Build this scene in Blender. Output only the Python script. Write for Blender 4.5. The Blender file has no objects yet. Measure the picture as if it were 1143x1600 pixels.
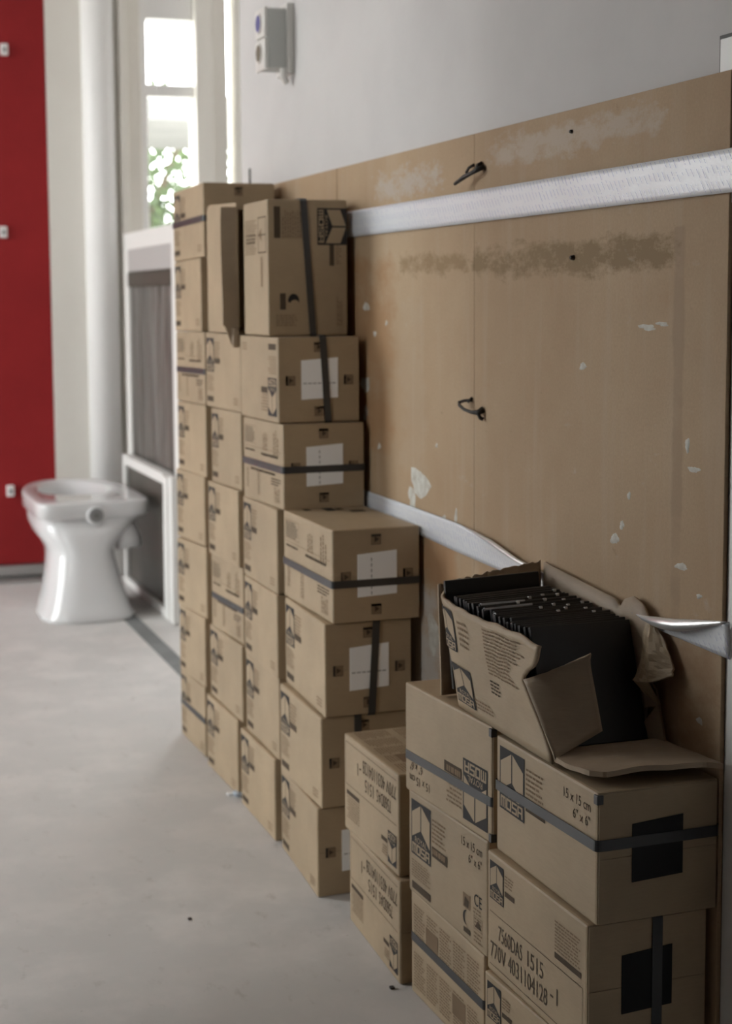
import bpy, bmesh, math, random
from mathutils import Vector, Matrix, noise

R = random.Random(7)
SC = bpy.context.scene
COL = SC.collection

# ------------------------------------------------------------------ camera
YAW, PITCH, ROLL = 0.342858, 0.098623, -0.005986
CAM_D, CAM_H = 0.952478, 0.998486
cd = bpy.data.cameras.new('camera')
cam = bpy.data.objects.new('camera', cd); COL.objects.link(cam)
fw = Vector((math.sin(YAW)*math.cos(PITCH), math.cos(YAW)*math.cos(PITCH), -math.sin(PITCH)))
rt = Vector((math.cos(YAW), -math.sin(YAW), 0)); up = rt.cross(fw)
r2 = rt*math.cos(ROLL)+up*math.sin(ROLL); u2 = up*math.cos(ROLL)-rt*math.sin(ROLL)
cam.matrix_world = Matrix(((r2.x, u2.x, -fw.x, -CAM_D), (r2.y, u2.y, -fw.y, 0), (r2.z, u2.z, -fw.z, CAM_H), (0, 0, 0, 1)))
cd.sensor_fit = 'HORIZONTAL'; cd.sensor_width = 24.0; cd.lens = 2433.9/1143*24.0
cd.shift_y = (706.7-800)/1143
cd.clip_start = 0.05; cd.clip_end = 200
cd.dof.use_dof = True; cd.dof.focus_distance = 1.80; cd.dof.aperture_fstop = 6.0
SC.camera = cam

# ------------------------------------------------------------------ sky, daylight, exposure
W = bpy.data.worlds.new('world'); SC.world = W; W.use_nodes = True
bg = W.node_tree.nodes['Background']
bg.inputs['Color'].default_value = (0.995, 0.985, 1.0, 1); bg.inputs['Strength'].default_value = 13.0
SC.view_settings.view_transform = 'Standard'; SC.view_settings.look = 'None'
SC.view_settings.gamma = 1.0; SC.view_settings.use_curve_mapping = False
SC.view_settings.exposure = -0.07
SC.cycles.max_bounces = 10; SC.cycles.diffuse_bounces = 7
SC.cycles.use_denoising = True

def portal(name, loc, rot, sx, sy):
    l = bpy.data.lights.new(name, 'AREA'); l.shape = 'RECTANGLE'; l.size = sx; l.size_y = sy
    l.cycles.is_portal = True
    o = bpy.data.objects.new(name, l); o.location = loc; o.rotation_euler = rot; COL.objects.link(o)
ROOM_L, ROOM_B, ROOM_T, FAR_Y = -3.2, -3.0, 3.2, 5.65
LW = [(0.98, 1.62), (4.00, 5.58)]          # left wall openings; near one added to light the middle carton ends
LZ = (0.12, 3.0)
for i, (a, b) in enumerate(LW):
    portal('daylight', (ROOM_L-0.13, (a+b)/2, sum(LZ)/2), (0, -math.pi/2, 0), LZ[1]-LZ[0], b-a)
portal('daylight', (0.32, FAR_Y+0.2, 1.8), (-math.pi/2, 0, 0), 0.2, 1.2)
portal('daylight', (1.08, FAR_Y+0.2, 1.9), (-math.pi/2, 0, 0), 0.9, 1.3)
sun = bpy.data.lights.new('sun', 'SUN'); sun.energy = 3; sun.angle = .02; sun.color = (1, .96, .9)
so_ = bpy.data.objects.new('sun', sun); so_.rotation_euler = (math.radians(28), 0, 0); COL.objects.link(so_)

# ------------------------------------------------------------------ materials
def new_mat(name, color=(.8, .8, .8), rough=.6, metal=0.0, spec=.5):
    m = bpy.data.materials.new(name); m.use_nodes = True
    b = m.node_tree.nodes['Principled BSDF']
    b.inputs['Base Color'].default_value = (*color, 1); b.inputs['Roughness'].default_value = rough
    b.inputs['Metallic'].default_value = metal; b.inputs['Specular IOR Level'].default_value = spec
    return m
def nd(m, t, **k):
    n = m.node_tree.nodes.new(t)
    for a, v in k.items(): setattr(n, a, v)
    return n
def bsdf(m): return m.node_tree.nodes['Principled BSDF']
def coords(m, scale=(1, 1, 1), loc=(0, 0, 0)):
    t = nd(m, 'ShaderNodeNewGeometry'); mp = nd(m, 'ShaderNodeMapping')
    mp.inputs['Scale'].default_value = scale; mp.inputs['Location'].default_value = loc
    m.node_tree.links.new(t.outputs['Position'], mp.inputs['Vector'])
    return mp.outputs['Vector']
def noise_n(m, vec, scale, detail=4, rough=.55):
    n = nd(m, 'ShaderNodeTexNoise'); n.inputs['Scale'].default_value = scale
    n.inputs['Detail'].default_value = detail; n.inputs['Roughness'].default_value = rough
    m.node_tree.links.new(vec, n.inputs['Vector']); return n.outputs['Fac']
def ramp(m, fac, stops):
    r = nd(m, 'ShaderNodeValToRGB'); cr = r.color_ramp
    while len(cr.elements) < len(stops): cr.elements.new(.5)
    for e, (p, c) in zip(cr.elements, stops):
        e.position = p; e.color = (*c, 1) if len(c) == 3 else c
    m.node_tree.links.new(fac, r.inputs['Fac']); return r.outputs['Color']
def mixc(m, fac, a, b, mode='MIX'):
    n = nd(m, 'ShaderNodeMix', data_type='RGBA', blend_type=mode)
    L = m.node_tree.links
    for s, v in ((0, fac), (6, a), (7, b)):
        if hasattr(v, 'node'): L.new(v, n.inputs[s])
        elif s == 0: n.inputs[0].default_value = v
        else: n.inputs[s].default_value = (*v, 1)
    return n.outputs[2]
def math_n(m, op, a, b=0.0):
    n = nd(m, 'ShaderNodeMath', operation=op); L = m.node_tree.links
    for i, v in enumerate((a, b)):
        if hasattr(v, 'node'): L.new(v, n.inputs[i])
        else: n.inputs[i].default_value = v
    return n.outputs[0]
def bump(m, h, strength=.2, dist=.002):
    b = nd(m, 'ShaderNodeBump'); b.inputs['Strength'].default_value = strength; b.inputs['Distance'].default_value = dist
    m.node_tree.links.new(h, b.inputs['Height']); m.node_tree.links.new(b.outputs['Normal'], bsdf(m).inputs['Normal'])
def setc(m, c): m.node_tree.links.new(c, bsdf(m).inputs['Base Color'])

def cardboard(name, base, var=.12):
    m = new_mat(name, base, .58, spec=.5)
    v = coords(m); n1 = noise_n(m, v, 9, 5); v2 = coords(m, (60, 60, 500)); n2 = noise_n(m, v2, 1, 2)
    f = math_n(m, 'ADD', math_n(m, 'MULTIPLY', n1, .75), math_n(m, 'MULTIPLY', n2, .25))
    lo = tuple(c*(1-var) for c in base); hi = tuple(c*(1+var) for c in base)
    oi = nd(m, 'ShaderNodeObjectInfo')
    c = ramp(m, f, [(.3, lo), (.7, hi)])
    hs = nd(m, 'ShaderNodeHueSaturation'); hs.inputs['Saturation'].default_value = 1
    vv = math_n(m, 'ADD', math_n(m, 'MULTIPLY', oi.outputs['Random'], .14), .93)
    m.node_tree.links.new(vv, hs.inputs['Value']); m.node_tree.links.new(c, hs.inputs['Color'])
    setc(m, hs.outputs['Color']); bump(m, n2, .15, .001)
    return m
CARD = (0.37, 0.277, 0.175)
M = {}
M['card'] = cardboard('cardboard', CARD)
M['card_in'] = cardboard('cardboard_inside', (0.35, 0.265, 0.185), .15)
M['card_edge'] = cardboard('cardboard_torn_edge', (0.42, 0.32, 0.22), .25)
M['card_ink'] = new_mat('bare_cardboard_in_print', CARD, .58, spec=.5)
M['ink'] = new_mat('black_print_ink', (0.022, 0.020, 0.020), .65, spec=.3)
M['ink_soft'] = new_mat('small_print_ink', (0.235, 0.165, 0.105), .8, spec=.2)
M['ink_code'] = new_mat('stamped_grey_ink', (0.105, 0.078, 0.055), .8, spec=.2)
M['ink_mid'] = new_mat('brown_print_ink', (0.085, 0.062, 0.042), .8, spec=.2)
M['strap'] = new_mat('black_plastic_strap', (0.014, 0.015, 0.018), .44, spec=.85)
M['label'] = new_mat('white_paper_label', (0.88, 0.88, 0.88), .6)
M['label_black'] = new_mat('black_label', (0.009, 0.009, 0.010), .6, spec=.3)
M['label_line'] = new_mat('label_print', (0.35, 0.35, 0.36), .7)

def wall_mat(name, base, dark, sc=3.0):
    m = new_mat(name, base, .75, spec=.3); v = coords(m)
    n = noise_n(m, v, sc, 6, .6); n2 = noise_n(m, v, 45, 4)
    setc(m, ramp(m, n, [(.32, dark), (.62, base)])); bump(m, n2, .12, .003); return m
M['wall'] = wall_mat('white_plaster', (0.62, 0.60, 0.592), (0.57, 0.553, 0.548))
M['wall_cream'] = wall_mat('cream_paint', (0.80, 0.775, 0.72), (0.77, 0.74, 0.685))
M['white_paint'] = new_mat('white_gloss_paint', (0.84, 0.835, 0.825), .4)
M['passage'] = wall_mat('grey_brown_wall', (.20, .19, .18), (.17, .16, .15))  # dark tone set on unseen walls to cut bounced light
M['ceiling'] = new_mat('ceiling_white', (0.78, 0.77, 0.75), .8)
M['red'] = wall_mat('red_paint', (0.30, 0.015, 0.017), (0.24, 0.011, 0.013), 2.0)
M['metal'] = new_mat('aluminium', (0.55, 0.55, 0.54), .35, 1.0)
M['black'] = new_mat('black_void', (0.012, 0.012, 0.012), .8)
M['porcelain'] = new_mat('porcelain', (0.66, 0.66, 0.665), .05, spec=.6)
M['inlet'] = new_mat('grey_inlet', (0.22, 0.22, 0.22), .4)
M['tile_black'] = new_mat('black_tile_glaze', (0.011, 0.011, 0.013), .38)
M['tile_side'] = new_mat('black_tile_body', (0.013, 0.013, 0.014), .5)
M['tile_glint'] = new_mat('grey_tile_edge', (0.55, 0.60, 0.66), .3)  # pale colour that paints a sheen on tile edges
M['fleck'] = new_mat('white_spacer', (0.75, 0.75, 0.75), .5)  # white for painted tile glints and a bit of floor scrap
M['socket'] = new_mat('grey_plastic', (0.52, 0.53, 0.51), .45)
M['socket_face'] = new_mat('pale_plastic', (0.74, 0.72, 0.69), .4)
M['blue'] = new_mat('blue_insert', (0.10, 0.10, 0.30), .5)
M['brown'] = new_mat('brown_insert', (0.16, 0.14, 0.10), .5)
M['wire'] = new_mat('rusty_dark_wire', (0.018, 0.011, 0.008), .6)
M['foil'] = new_mat('silver_white_foil', (0.74, 0.75, 0.78), .40, .20)
M['foil_back'] = new_mat('bright_foil_back', (0.80, 0.80, 0.80), .28, .6)
M['foil_print'] = new_mat('blue_print', (0.055, 0.085, 0.36), .5)
M['foil_print_soft'] = new_mat('pale_blue_print', (0.26, 0.30, 0.52), .5)
M['plaster'] = wall_mat('plaster_smear', (0.62, 0.61, 0.56), (0.45, 0.41, 0.35), 60)
M['plastic_wrap'] = new_mat('grey_plastic_wrap', (0.165, 0.150, 0.135), .33)
M['frame'] = new_mat('white_frame_paint', (0.76, 0.75, 0.73), .45)
M['dark_panel'] = new_mat('dark_panel', (0.050, 0.042, 0.034), .35)
M['tape_dark'] = new_mat('dark_tape', (0.060, 0.050, 0.038), .6)
M['stripe'] = wall_mat('bare_grey_screed', (0.20, 0.205, 0.205), (0.16, 0.165, 0.165), 8)
M['scrap'] = new_mat('pale_blue_plastic', (0.45, 0.52, 0.60), .4)
M['crumb'] = new_mat('dark_crumb', (0.06, 0.05, 0.045), .8)
M['leaf'] = new_mat('green_leaf', (0.075, 0.105, 0.055), .5)
lt = nd(M['leaf'], 'ShaderNodeBsdfTranslucent'); lt.inputs['Color'].default_value = (.09, .13, .05, 1)
lm = nd(M['leaf'], 'ShaderNodeMixShader'); lm.inputs[0].default_value = .5
_L = M['leaf'].node_tree.links; _L.new(bsdf(M['leaf']).outputs[0], lm.inputs[1]); _L.new(lt.outputs[0], lm.inputs[2])
_L.new(lm.outputs[0], M['leaf'].node_tree.nodes['Material Output'].inputs['Surface'])
M['bark'] = new_mat('bark', (0.12, 0.09, 0.06), .9)
M['ground'] = wall_mat('pale_paving_ground', (0.40, 0.38, 0.35), (0.30, 0.29, 0.27), 2)
M['caulk'] = new_mat('grey_caulk', (0.16, 0.155, 0.15), .8)
M['concrete'] = wall_mat('grey_concrete', (0.20, 0.20, 0.19), (0.16, 0.16, 0.155), 3)
g = bpy.data.materials.new('window_glass'); g.use_nodes = True; M['glass'] = g
nt = g.node_tree; nt.nodes.clear()
o_ = nt.nodes.new('ShaderNodeOutputMaterial'); mx = nt.nodes.new('ShaderNodeMixShader')
tr = nt.nodes.new('ShaderNodeBsdfTransparent'); gl = nt.nodes.new('ShaderNodeBsdfGlossy'); gl.inputs['Roughness'].default_value = .02
mx.inputs[0].default_value = .06; tr.inputs['Color'].default_value = (.95, .97, .96, 1)
nt.links.new(tr.outputs[0], mx.inputs[1]); nt.links.new(gl.outputs[0], mx.inputs[2]); nt.links.new(mx.outputs[0], o_.inputs[0])

def floor_mat():
    m = new_mat('pale_screed_floor', (.6, .57, .54), .55, spec=.35)
    v = coords(m); a = noise_n(m, v, 1.6, 6, .6); b = noise_n(m, v, 7, 6, .65); d = noise_n(m, coords(m, (1, .5, 1), (3, 1, 0)), 26, 5, .7)
    e = noise_n(m, coords(m, (1, 1, 1), (9, 4, 0)), 60, 3, .6)
    c = ramp(m, a, [(.30, (.56, .537, .52)), (.68, (.65, .628, .61))])
    c = mixc(m, ramp(m, b, [(.44, (1, 1, 1)), (.62, (0, 0, 0))]), c, (.55, .538, .524))
    c = mixc(m, ramp(m, d, [(.60, (0, 0, 0)), (.72, (.6, .6, .6))]), c, (.40, .38, .355))
    c = mixc(m, ramp(m, e, [(.715, (0, 0, 0)), (.76, (.7, .7, .7))]), c, (.25, .23, .20))
    setc(m, c); bump(m, b, .15, .004); return m
M['floor'] = floor_mat()

def board_mat():
    m = new_mat('brown_hardboard', (.40, .29, .19), .72, spec=.3)
    v = coords(m); a = noise_n(m, v, 2.6, 5, .6); fine = noise_n(m, coords(m, (1, 260, 260)), 1, 3, .7)
    streak = noise_n(m, coords(m, (1, 26, 2.0), (0, 3, 5)), 1, 4, .6)
    c = ramp(m, a, [(.30, (.39, .262, .155)), (.68, (.47, .345, .222))])
    c = mixc(m, ramp(m, fine, [(.35, (.22, .22, .22)), (.65, (0, 0, 0))]), c, (.27, .185, .12))
    c = mixc(m, ramp(m, streak, [(.52, (0, 0, 0)), (.75, (.45, .45, .45))]), c, (.46, .365, .27))
    sx = nd(m, 'ShaderNodeSeparateXYZ'); m.node_tree.links.new(v, sx.inputs[0])
    def band(axis, lo, hi, soft):
        o = sx.outputs[axis]
        mr = nd(m, 'ShaderNodeMapRange', interpolation_type='SMOOTHSTEP'); mr.inputs['From Min'].default_value = lo-soft; mr.inputs['From Max'].default_value = lo+soft
        m.node_tree.links.new(o, mr.inputs['Value'])
        mr2 = nd(m, 'ShaderNodeMapRange', interpolation_type='SMOOTHSTEP'); mr2.inputs['From Min'].default_value = hi-soft; mr2.inputs['From Max'].default_value = hi+soft
        m.node_tree.links.new(o, mr2.inputs['Value'])
        return math_n(m, 'SUBTRACT', mr.outputs[0], mr2.outputs[0])
    def patch(y0, y1, z0, z1, s, col, amt, c, rag=.03, nscale=30):
        n = noise_n(m, coords(m, (1, .7, 1.6), (y0, z0, 1)), nscale, 5, .65)
        k = math_n(m, 'MULTIPLY', band(1, y0, y1, s), band(2, z0, z1, s*.6))
        n2 = noise_n(m, coords(m, (1, 1, 1.4), (y1, z1, 2)), nscale*4, 4, .7)
        k2 = math_n(m, 'ADD', math_n(m, 'ADD', k, math_n(m, 'MULTIPLY', math_n(m, 'SUBTRACT', n, .55), 2.6)), math_n(m, 'MULTIPLY', math_n(m, 'SUBTRACT', n2, .5), .9))
        f = ramp(m, k2, [(.35, (0, 0, 0)), (.95, (amt, amt, amt))])
        return mixc(m, f, c, col)
    c = patch(1.58, 2.19, 1.026, 1.074, .03, (.235, .158, .080), .9, c)      # damp brown stain
    c = patch(2.20, 2.50, 1.036, 1.072, .025, (.26, .17, .085), .8, c)
    c = patch(1.62, 2.12, 1.185, 1.228, .03, (.50, .43, .36), .75, c)         # pale glue smear
    c = patch(2.30, 2.62, 1.165, 1.215, .04, (.47, .43, .39), .7, c)
    c = patch(2.52, 2.83, .72, 1.08, .05, (.36, .20, .095), .75, c, nscale=7)  # orange patches on the far sheet
    c = patch(2.25, 2.62, .52, .64, .03, (.39, .20, .09), .6, c, nscale=7)
    c = patch(2.30, 2.62, .20, .52, .05, (.50, .47, .44), .8, c, nscale=9)     # plaster wash near the floor
    c = patch(1.49, 1.60, .46, .60, .03, (.30, .17, .09), .6, c, nscale=9)
    c = patch(1.575, 1.60, .4, 1.08, .006, (.31, .215, .14), .55, c, nscale=6)
    c = patch(2.38, 2.50, .70, 1.0, .03, (.45, .38, .30), .15, c, nscale=12)
    setc(m, c); bump(m, fine, .12, .001); return m
M['board'] = board_mat()
def wrap_mat():
    m = M['plastic_wrap']; v = coords(m, (3, 10, 1.3)); n = noise_n(m, v, 1, 3); bump(m, n, .8, .05)
    setc(m, ramp(m, n, [(.3, (.075, .066, .058)), (.7, (.155, .143, .132))]))
wrap_mat()

# ------------------------------------------------------------------ mesh helpers
class MB:
    def __init__(s): s.v = []; s.f = []; s.m = []; s.mats = []
    def mi(s, mat):
        if mat not in s.mats: s.mats.append(mat)
        return s.mats.index(mat)
    def add(s, vs, fs, mat):
        o = len(s.v); s.v += [tuple(p) for p in vs]; k = s.mi(mat)
        for f in fs: s.f.append(tuple(i+o for i in f)); s.m.append(k)
    def box(s, lo, hi, mat, bev=0.0):
        bm = bmesh.new(); bmesh.ops.create_cube(bm, size=1)
        for v in bm.verts: v.co = Vector([lo[i]+(v.co[i]+.5)*(hi[i]-lo[i]) for i in range(3)])
        if bev: bmesh.ops.bevel(bm, geom=bm.edges[:], offset=bev, segments=2, affect='EDGES', profile=.6)
        bm.verts.index_update()
        s.add([v.co for v in bm.verts], [[v.index for v in f.verts] for f in bm.faces], mat); bm.free()
    def tube(s, pts, r, mat, n=8, cap=True):
        pts = [Vector(p) for p in pts]; rr = r if isinstance(r, (list, tuple)) else [r]*len(pts)
        vs = []; prev = None
        for i, p in enumerate(pts):
            t = (pts[min(i+1, len(pts)-1)]-pts[max(i-1, 0)]).normalized()
            a = prev if prev is not None else (Vector((0, 0, 1)) if abs(t.z) < .9 else Vector((1, 0, 0)))
            u = (a - t*a.dot(t)).normalized(); w = t.cross(u); prev = u
            for k in range(n):
                q = 2*math.pi*k/n; vs.append(p+(u*math.cos(q)+w*math.sin(q))*rr[i])
        fs = [(i*n+k, i*n+(k+1) % n, (i+1)*n+(k+1) % n, (i+1)*n+k) for i in range(len(pts)-1) for k in range(n)]
        if cap: fs += [tuple(range(n))[::-1], tuple(range((len(pts)-1)*n, len(pts)*n))]
        s.add(vs, fs, mat)
    def build(s, name, parent=None, smooth=False):
        me = bpy.data.meshes.new(name); me.from_pydata(s.v, [], s.f); me.update()
        for mt in s.mats: me.materials.append(mt)
        me.polygons.foreach_set('material_index', s.m)
        if smooth: me.polygons.foreach_set('use_smooth', [True]*len(me.polygons))
        o = bpy.data.objects.new(name, me); COL.objects.link(o)
        if parent: o.parent = parent
        return o
def grid_mesh(name, nu, nv, fn, mat, parent=None, thick=0.0, smooth=True, matr=None):
    vs = [fn(i/(nu-1), j/(nv-1)) for i in range(nu) for j in range(nv)]
    fs = [(i*nv+j, (i+1)*nv+j, (i+1)*nv+j+1, i*nv+j+1) for i in range(nu-1) for j in range(nv-1)]
    b = MB(); b.add(vs, fs, mat); o = b.build(name, parent, smooth)
    if thick:
        md = o.modifiers.new('thickness', 'SOLIDIFY'); md.thickness = thick; md.offset = 0
        if matr: o.data.materials.append(matr); md.material_offset_rim = 1
    return o
def thing(name, label, cat, loc=(0, 0, 0), group=None):
    o = bpy.data.objects.new(name, None); COL.objects.link(o); o.empty_display_size = .05
    o['label'] = label; o['category'] = cat
    if group: o['group'] = group
    return o
def tag(o, label, cat, group=None):
    o['label'] = label; o['category'] = cat
    if group: o['group'] = group
    return o
def struct(o): o['kind'] = 'structure'; return o
def sbox(name, lo, hi, mat, bev=0.0, parent=None):
    b = MB(); b.box(lo, hi, mat, bev); o = b.build(name, parent)
    return o if parent else struct(o)

# ------------------------------------------------------------------ room shell
sbox('floor', (ROOM_L-.2, ROOM_B-.2, -.12), (1.8, FAR_Y+.02, 0), M['floor'])
sbox('ceiling', (ROOM_L-.2, ROOM_B-.2, ROOM_T), (1.8, FAR_Y+.2, ROOM_T+.12), M['ceiling'])
WX = 0.008                                    # face of the plastered wall behind the hardboard
sbox('wall_right', (WX, ROOM_B, 0), (WX+.10, 3.535, ROOM_T), M['wall'])
sbox('wall_alcove', (1.55, 3.2, 0), (1.70, FAR_Y+.2, ROOM_T), M['wall'])
sbox('wall_alcove_back', (WX+.10, 3.25, 0), (1.55, 3.40, ROOM_T), M['wall'])
sbox('wall_back', (ROOM_L-.2, ROOM_B-.15, 0), (WX+.1, ROOM_B, ROOM_T), M['passage'])
# unseen side wall and cross wall, added to shade the near cartons
sbox('wall_passage', (-1.45, ROOM_B, 0), (-1.35, 1.86, ROOM_T), M['passage'])
sbox('wall_near', (ROOM_L, .45, 0), (-1.50, .55, ROOM_T), M['wall'])
b = MB()                                      # left wall with the far window and the added near opening
x0, x1 = ROOM_L-.2, ROOM_L
b.box((x0, ROOM_B, 0), (x1, FAR_Y+.2, LZ[0]), M['passage']); b.box((x0, ROOM_B, LZ[1]), (x1, FAR_Y+.2, ROOM_T), M['passage'])
ys = [ROOM_B] + [q for w in LW for q in w] + [FAR_Y+.2]
for i in range(0, len(ys), 2): b.box((x0, ys[i], LZ[0]), (x1, ys[i+1], LZ[1]), M['passage'])
struct(b.build('wall_left'))
for i, (a, c) in enumerate(LW):
    b = MB(); s = .06
    for lo, hi in (((a, LZ[0]), (a+s, LZ[1])), ((c-s, LZ[0]), (c, LZ[1])), ((a+s, LZ[0]), (c-s, LZ[0]+s)), ((a+s, LZ[1]-s), (c-s, LZ[1])),
                   (((a+c)/2-s/2, LZ[0]+s), ((a+c)/2+s/2, LZ[1]-s))):
        b.box((ROOM_L-.12, lo[0], lo[1]), (ROOM_L-.06, hi[0], hi[1]), M['white_paint'])
    w = struct(b.build('window_%d' % (i+3)))  # first is the added near window, second the far one
    for y0_, y1_ in ((a+s, (a+c)/2-s/2), ((a+c)/2+s/2, c-s)):
        b = MB(); b.box((ROOM_L-.095, y0_, LZ[0]+s), (ROOM_L-.089, y1_, LZ[1]-s), M['glass']); b.build('pane', w)

# far wall: red panel, cream piers, round column and the tall windows
b = MB()
b.box((ROOM_L, FAR_Y+.02, 0), (-.128, FAR_Y+.2, ROOM_T), M['wall'])
b.box((-.128, FAR_Y-.03, 0), (.150, FAR_Y+.2, ROOM_T), M['wall_cream'])
b.box((.150, FAR_Y, 0), (1.55, FAR_Y+.2, 1.17), M['wall'])
b.box((.150, FAR_Y, 2.55), (1.55, FAR_Y+.2, ROOM_T), M['wall'])
struct(b.build('wall_far'))
b = MB(); b.box((-2.2, FAR_Y-.02, .055), (-.130, FAR_Y+.0195, 2.45), M['red'], .003)
red = b.build('red_panel'); tag(red, 'tall matt red panel filling the far wall left of the toilet', 'panel')
for px_, pz_ in ((-.271, 1.866), (-.291, 1.237), (-.292, .322)):
    b = MB(); b.box((px_-.013, FAR_Y-.034, pz_-.020), (px_+.013, FAR_Y-.0195, pz_+.020), M['white_paint'], .003)
    b.box((px_-.005, FAR_Y-.036, pz_-.008), (px_+.006, FAR_Y-.0335, pz_+.006), M['inlet'])
    b.build('wall_clip', red)
b = MB(); b.box((-2.2, FAR_Y-.035, .016), (-.130, FAR_Y+.02, .053), M['metal'], .004); b.box((-2.2, FAR_Y-.03, .0), (-.130, FAR_Y+.02, .016), M['caulk'])
b.box((-2.2, FAR_Y-.11, .0), (-.17, FAR_Y-.03, .010), M['metal'], .003)
struct(b.build('baseboard_far'))
def column():
    b = MB(); b.tube([(.052, FAR_Y-.035, 0), (.052, FAR_Y-.035, ROOM_T)], .058, M['white_paint'], 28); o = b.build('trim_1', None, True); struct(o)
column()
sbox('trim_2', (.122, FAR_Y-.07, 0), (.150, FAR_Y-.03, ROOM_T), M['wall_cream'], .004)
# window_1: casing, sash rails and glass
b = MB(); Y0, Y1 = FAR_Y-.015, FAR_Y+.07
b.box((.150, Y0-.02, 1.17), (.205, Y1, 2.6), M['wall_cream'], .004)
b.box((.205, Y0, 1.17), (.232, Y1, 2.6), M['white_paint'], .004)
b.box((.405, Y0-.03, 1.17), (.470, Y1, 2.6), M['wall_cream'], .004)
b.box((.470, Y0-.01, 1.17), (.526, Y1, 2.6), M['wall_cream'], .004)
b.box((.553, Y0-.01, 1.17), (.62, Y1, 2.6), M['wall_cream'], .004)
b.box((.232, Y0+.01, 1.17), (.405, Y1, 1.238), M['white_paint'], .004)
b.box((.232, Y0+.01, 2.002), (.405, Y1, 2.10), M['white_paint'], .004)
b.box((.232, Y0+.01, 1.728), (.405, Y1, 1.772), M['white_paint'], .004)
b.box((.232, Y0+.01, 2.5), (.405, Y1, 2.6), M['white_paint'], .004)
win = struct(b.build('window_1'))
for z0, z1 in ((1.238, 1.728), (1.772, 2.002), (2.10, 2.5)):
    b = MB(); b.box((.232, FAR_Y+.03, z0), (.405, FAR_Y+.036, z1), M['glass']); b.build('pane', win)
b = MB(); b.box((.62, FAR_Y+.0, 1.17), (1.55, FAR_Y+.06, 1.24), M['white_paint']); b.box((.62, FAR_Y+.0, 2.50), (1.55, FAR_Y+.06, 2.55), M['white_paint'])
b.box((1.50, FAR_Y+.0, 1.24), (1.55, FAR_Y+.06, 2.50), M['white_paint'])
w2 = struct(b.build('window_2'))
b = MB(); b.box((.526, FAR_Y+.03, 1.17), (.553, FAR_Y+.036, 2.55), M['glass']); b.build('pane', w2)
b = MB(); b.box((.62, FAR_Y+.03, 1.24), (1.50, FAR_Y+.036, 2.50), M['glass']); b.build('pane', w2)
sbox('trim_3', (.150, FAR_Y-.10, 1.14), (.62, FAR_Y-.005, 1.17), M['white_paint'], .004)
# grey line left in the floor where the wall once stood
b = MB(); b.box((-.054, 3.50, 0), (-.006, 5.0, .0015), M['stripe'])
struct(b.build('trim_4'))
# post and plastered reveal right of the hardboard
sbox('trim_5', (WX-.002, 1.30, 0), (WX+.0, 1.4845, 1.243), M['white_paint'])

# outside
sbox('ground_outside', (-30, FAR_Y+.3, -.6), (30, 60, -.5), M['ground'])
sbox('ground_left', (-40, -20, -.6), (ROOM_L-.25, FAR_Y+.3, -.5), M['ground'])
sbox('overhang_outside', (-.3, FAR_Y+1.6, 1.83), (2.2, FAR_Y+3.0, 1.95), M['concrete'])
def tree(x, y, z0, zc, rad, n, label):
    t = thing('leafy_tree', label, 'tree')
    b = MB(); b.tube([(x, y, z0), (x+.05, y, z0+.8), (x-.03, y+.05, zc)], [.10, .08, .04], M['bark'])
    for k in range(6):
        a = k*1.05; b.tube([(x, y, zc-.5+.08*k), (x+rad*.55*math.cos(a), y+rad*.5*math.sin(a), zc-.1+.12*k)], [.03, .012], M['bark'], 6)
    b.build('trunk', t)
    rr = random.Random(int(x*100)); b = MB()
    for k in range(n):
        u = Vector((rr.gauss(0, 1), rr.gauss(0, 1), rr.gauss(0, 1))).normalized()*rad*rr.random()**.45
        p = Vector((x, y, zc))+Vector((u.x, u.y, u.z*1.15)); s = rr.uniform(.03, .05)
        ax = Vector((rr.gauss(0, 1), rr.gauss(0, 1), rr.gauss(0, 1))).normalized(); t2 = ax.orthogonal().normalized(); w2 = ax.cross(t2)
        b.add([p-t2*s, p+w2*s*.45+ax*s*.1, p+t2*s, p-w2*s*.45+ax*s*.1], [(0, 1, 2, 3)], M['leaf'])
    o = b.build('foliage', t); o['kind'] = 'stuff'
tree(.98, 9.4, -.5, 1.50, .74, 3000, 'bright green tree outside the tall far window')

# ------------------------------------------------------------------ printed matter
TXT = {}
def text_poly(s):
    if s not in TXT:
        c = bpy.data.curves.new('text', 'FONT'); c.body = s; c.size = 1.0; c.resolution_u = 3
        o = bpy.data.objects.new('text', c); COL.objects.link(o)
        me = bpy.data.meshes.new_from_object(o.evaluated_get(bpy.context.evaluated_depsgraph_get()))
        vs = [(v.co.x, v.co.y) for v in me.vertices]; fs = [tuple(p.vertices) for p in me.polygons]
        bpy.data.objects.remove(o); bpy.data.meshes.remove(me)
        ax, bx = min(v[0] for v in vs), max(v[0] for v in vs); ay, by = min(v[1] for v in vs), max(v[1] for v in vs)
        TXT[s] = ([((v[0]-ax)/(bx-ax), (v[1]-ay)/(by-ay)) for v in vs], fs)
    return TXT[s]
GLYPH = {'M': [(0, 0, .2, 1), (.4, 0, .6, 1), (.8, 0, 1, 1), (0, .8, 1, 1)], 'O': [(0, 0, .24, 1), (.76, 0, 1, 1), (.2, 0, .8, .2), (.2, .8, .8, 1)],
         'S': [(0, 0, 1, .17), (0, .415, 1, .585), (0, .83, 1, 1), (0, .45, .22, 1), (.78, 0, 1, .5)], 'A': [(0, 0, .24, 1), (.76, 0, 1, 1), (.1, .83, .9, 1), (.1, .36, .9, .53)]}
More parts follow.
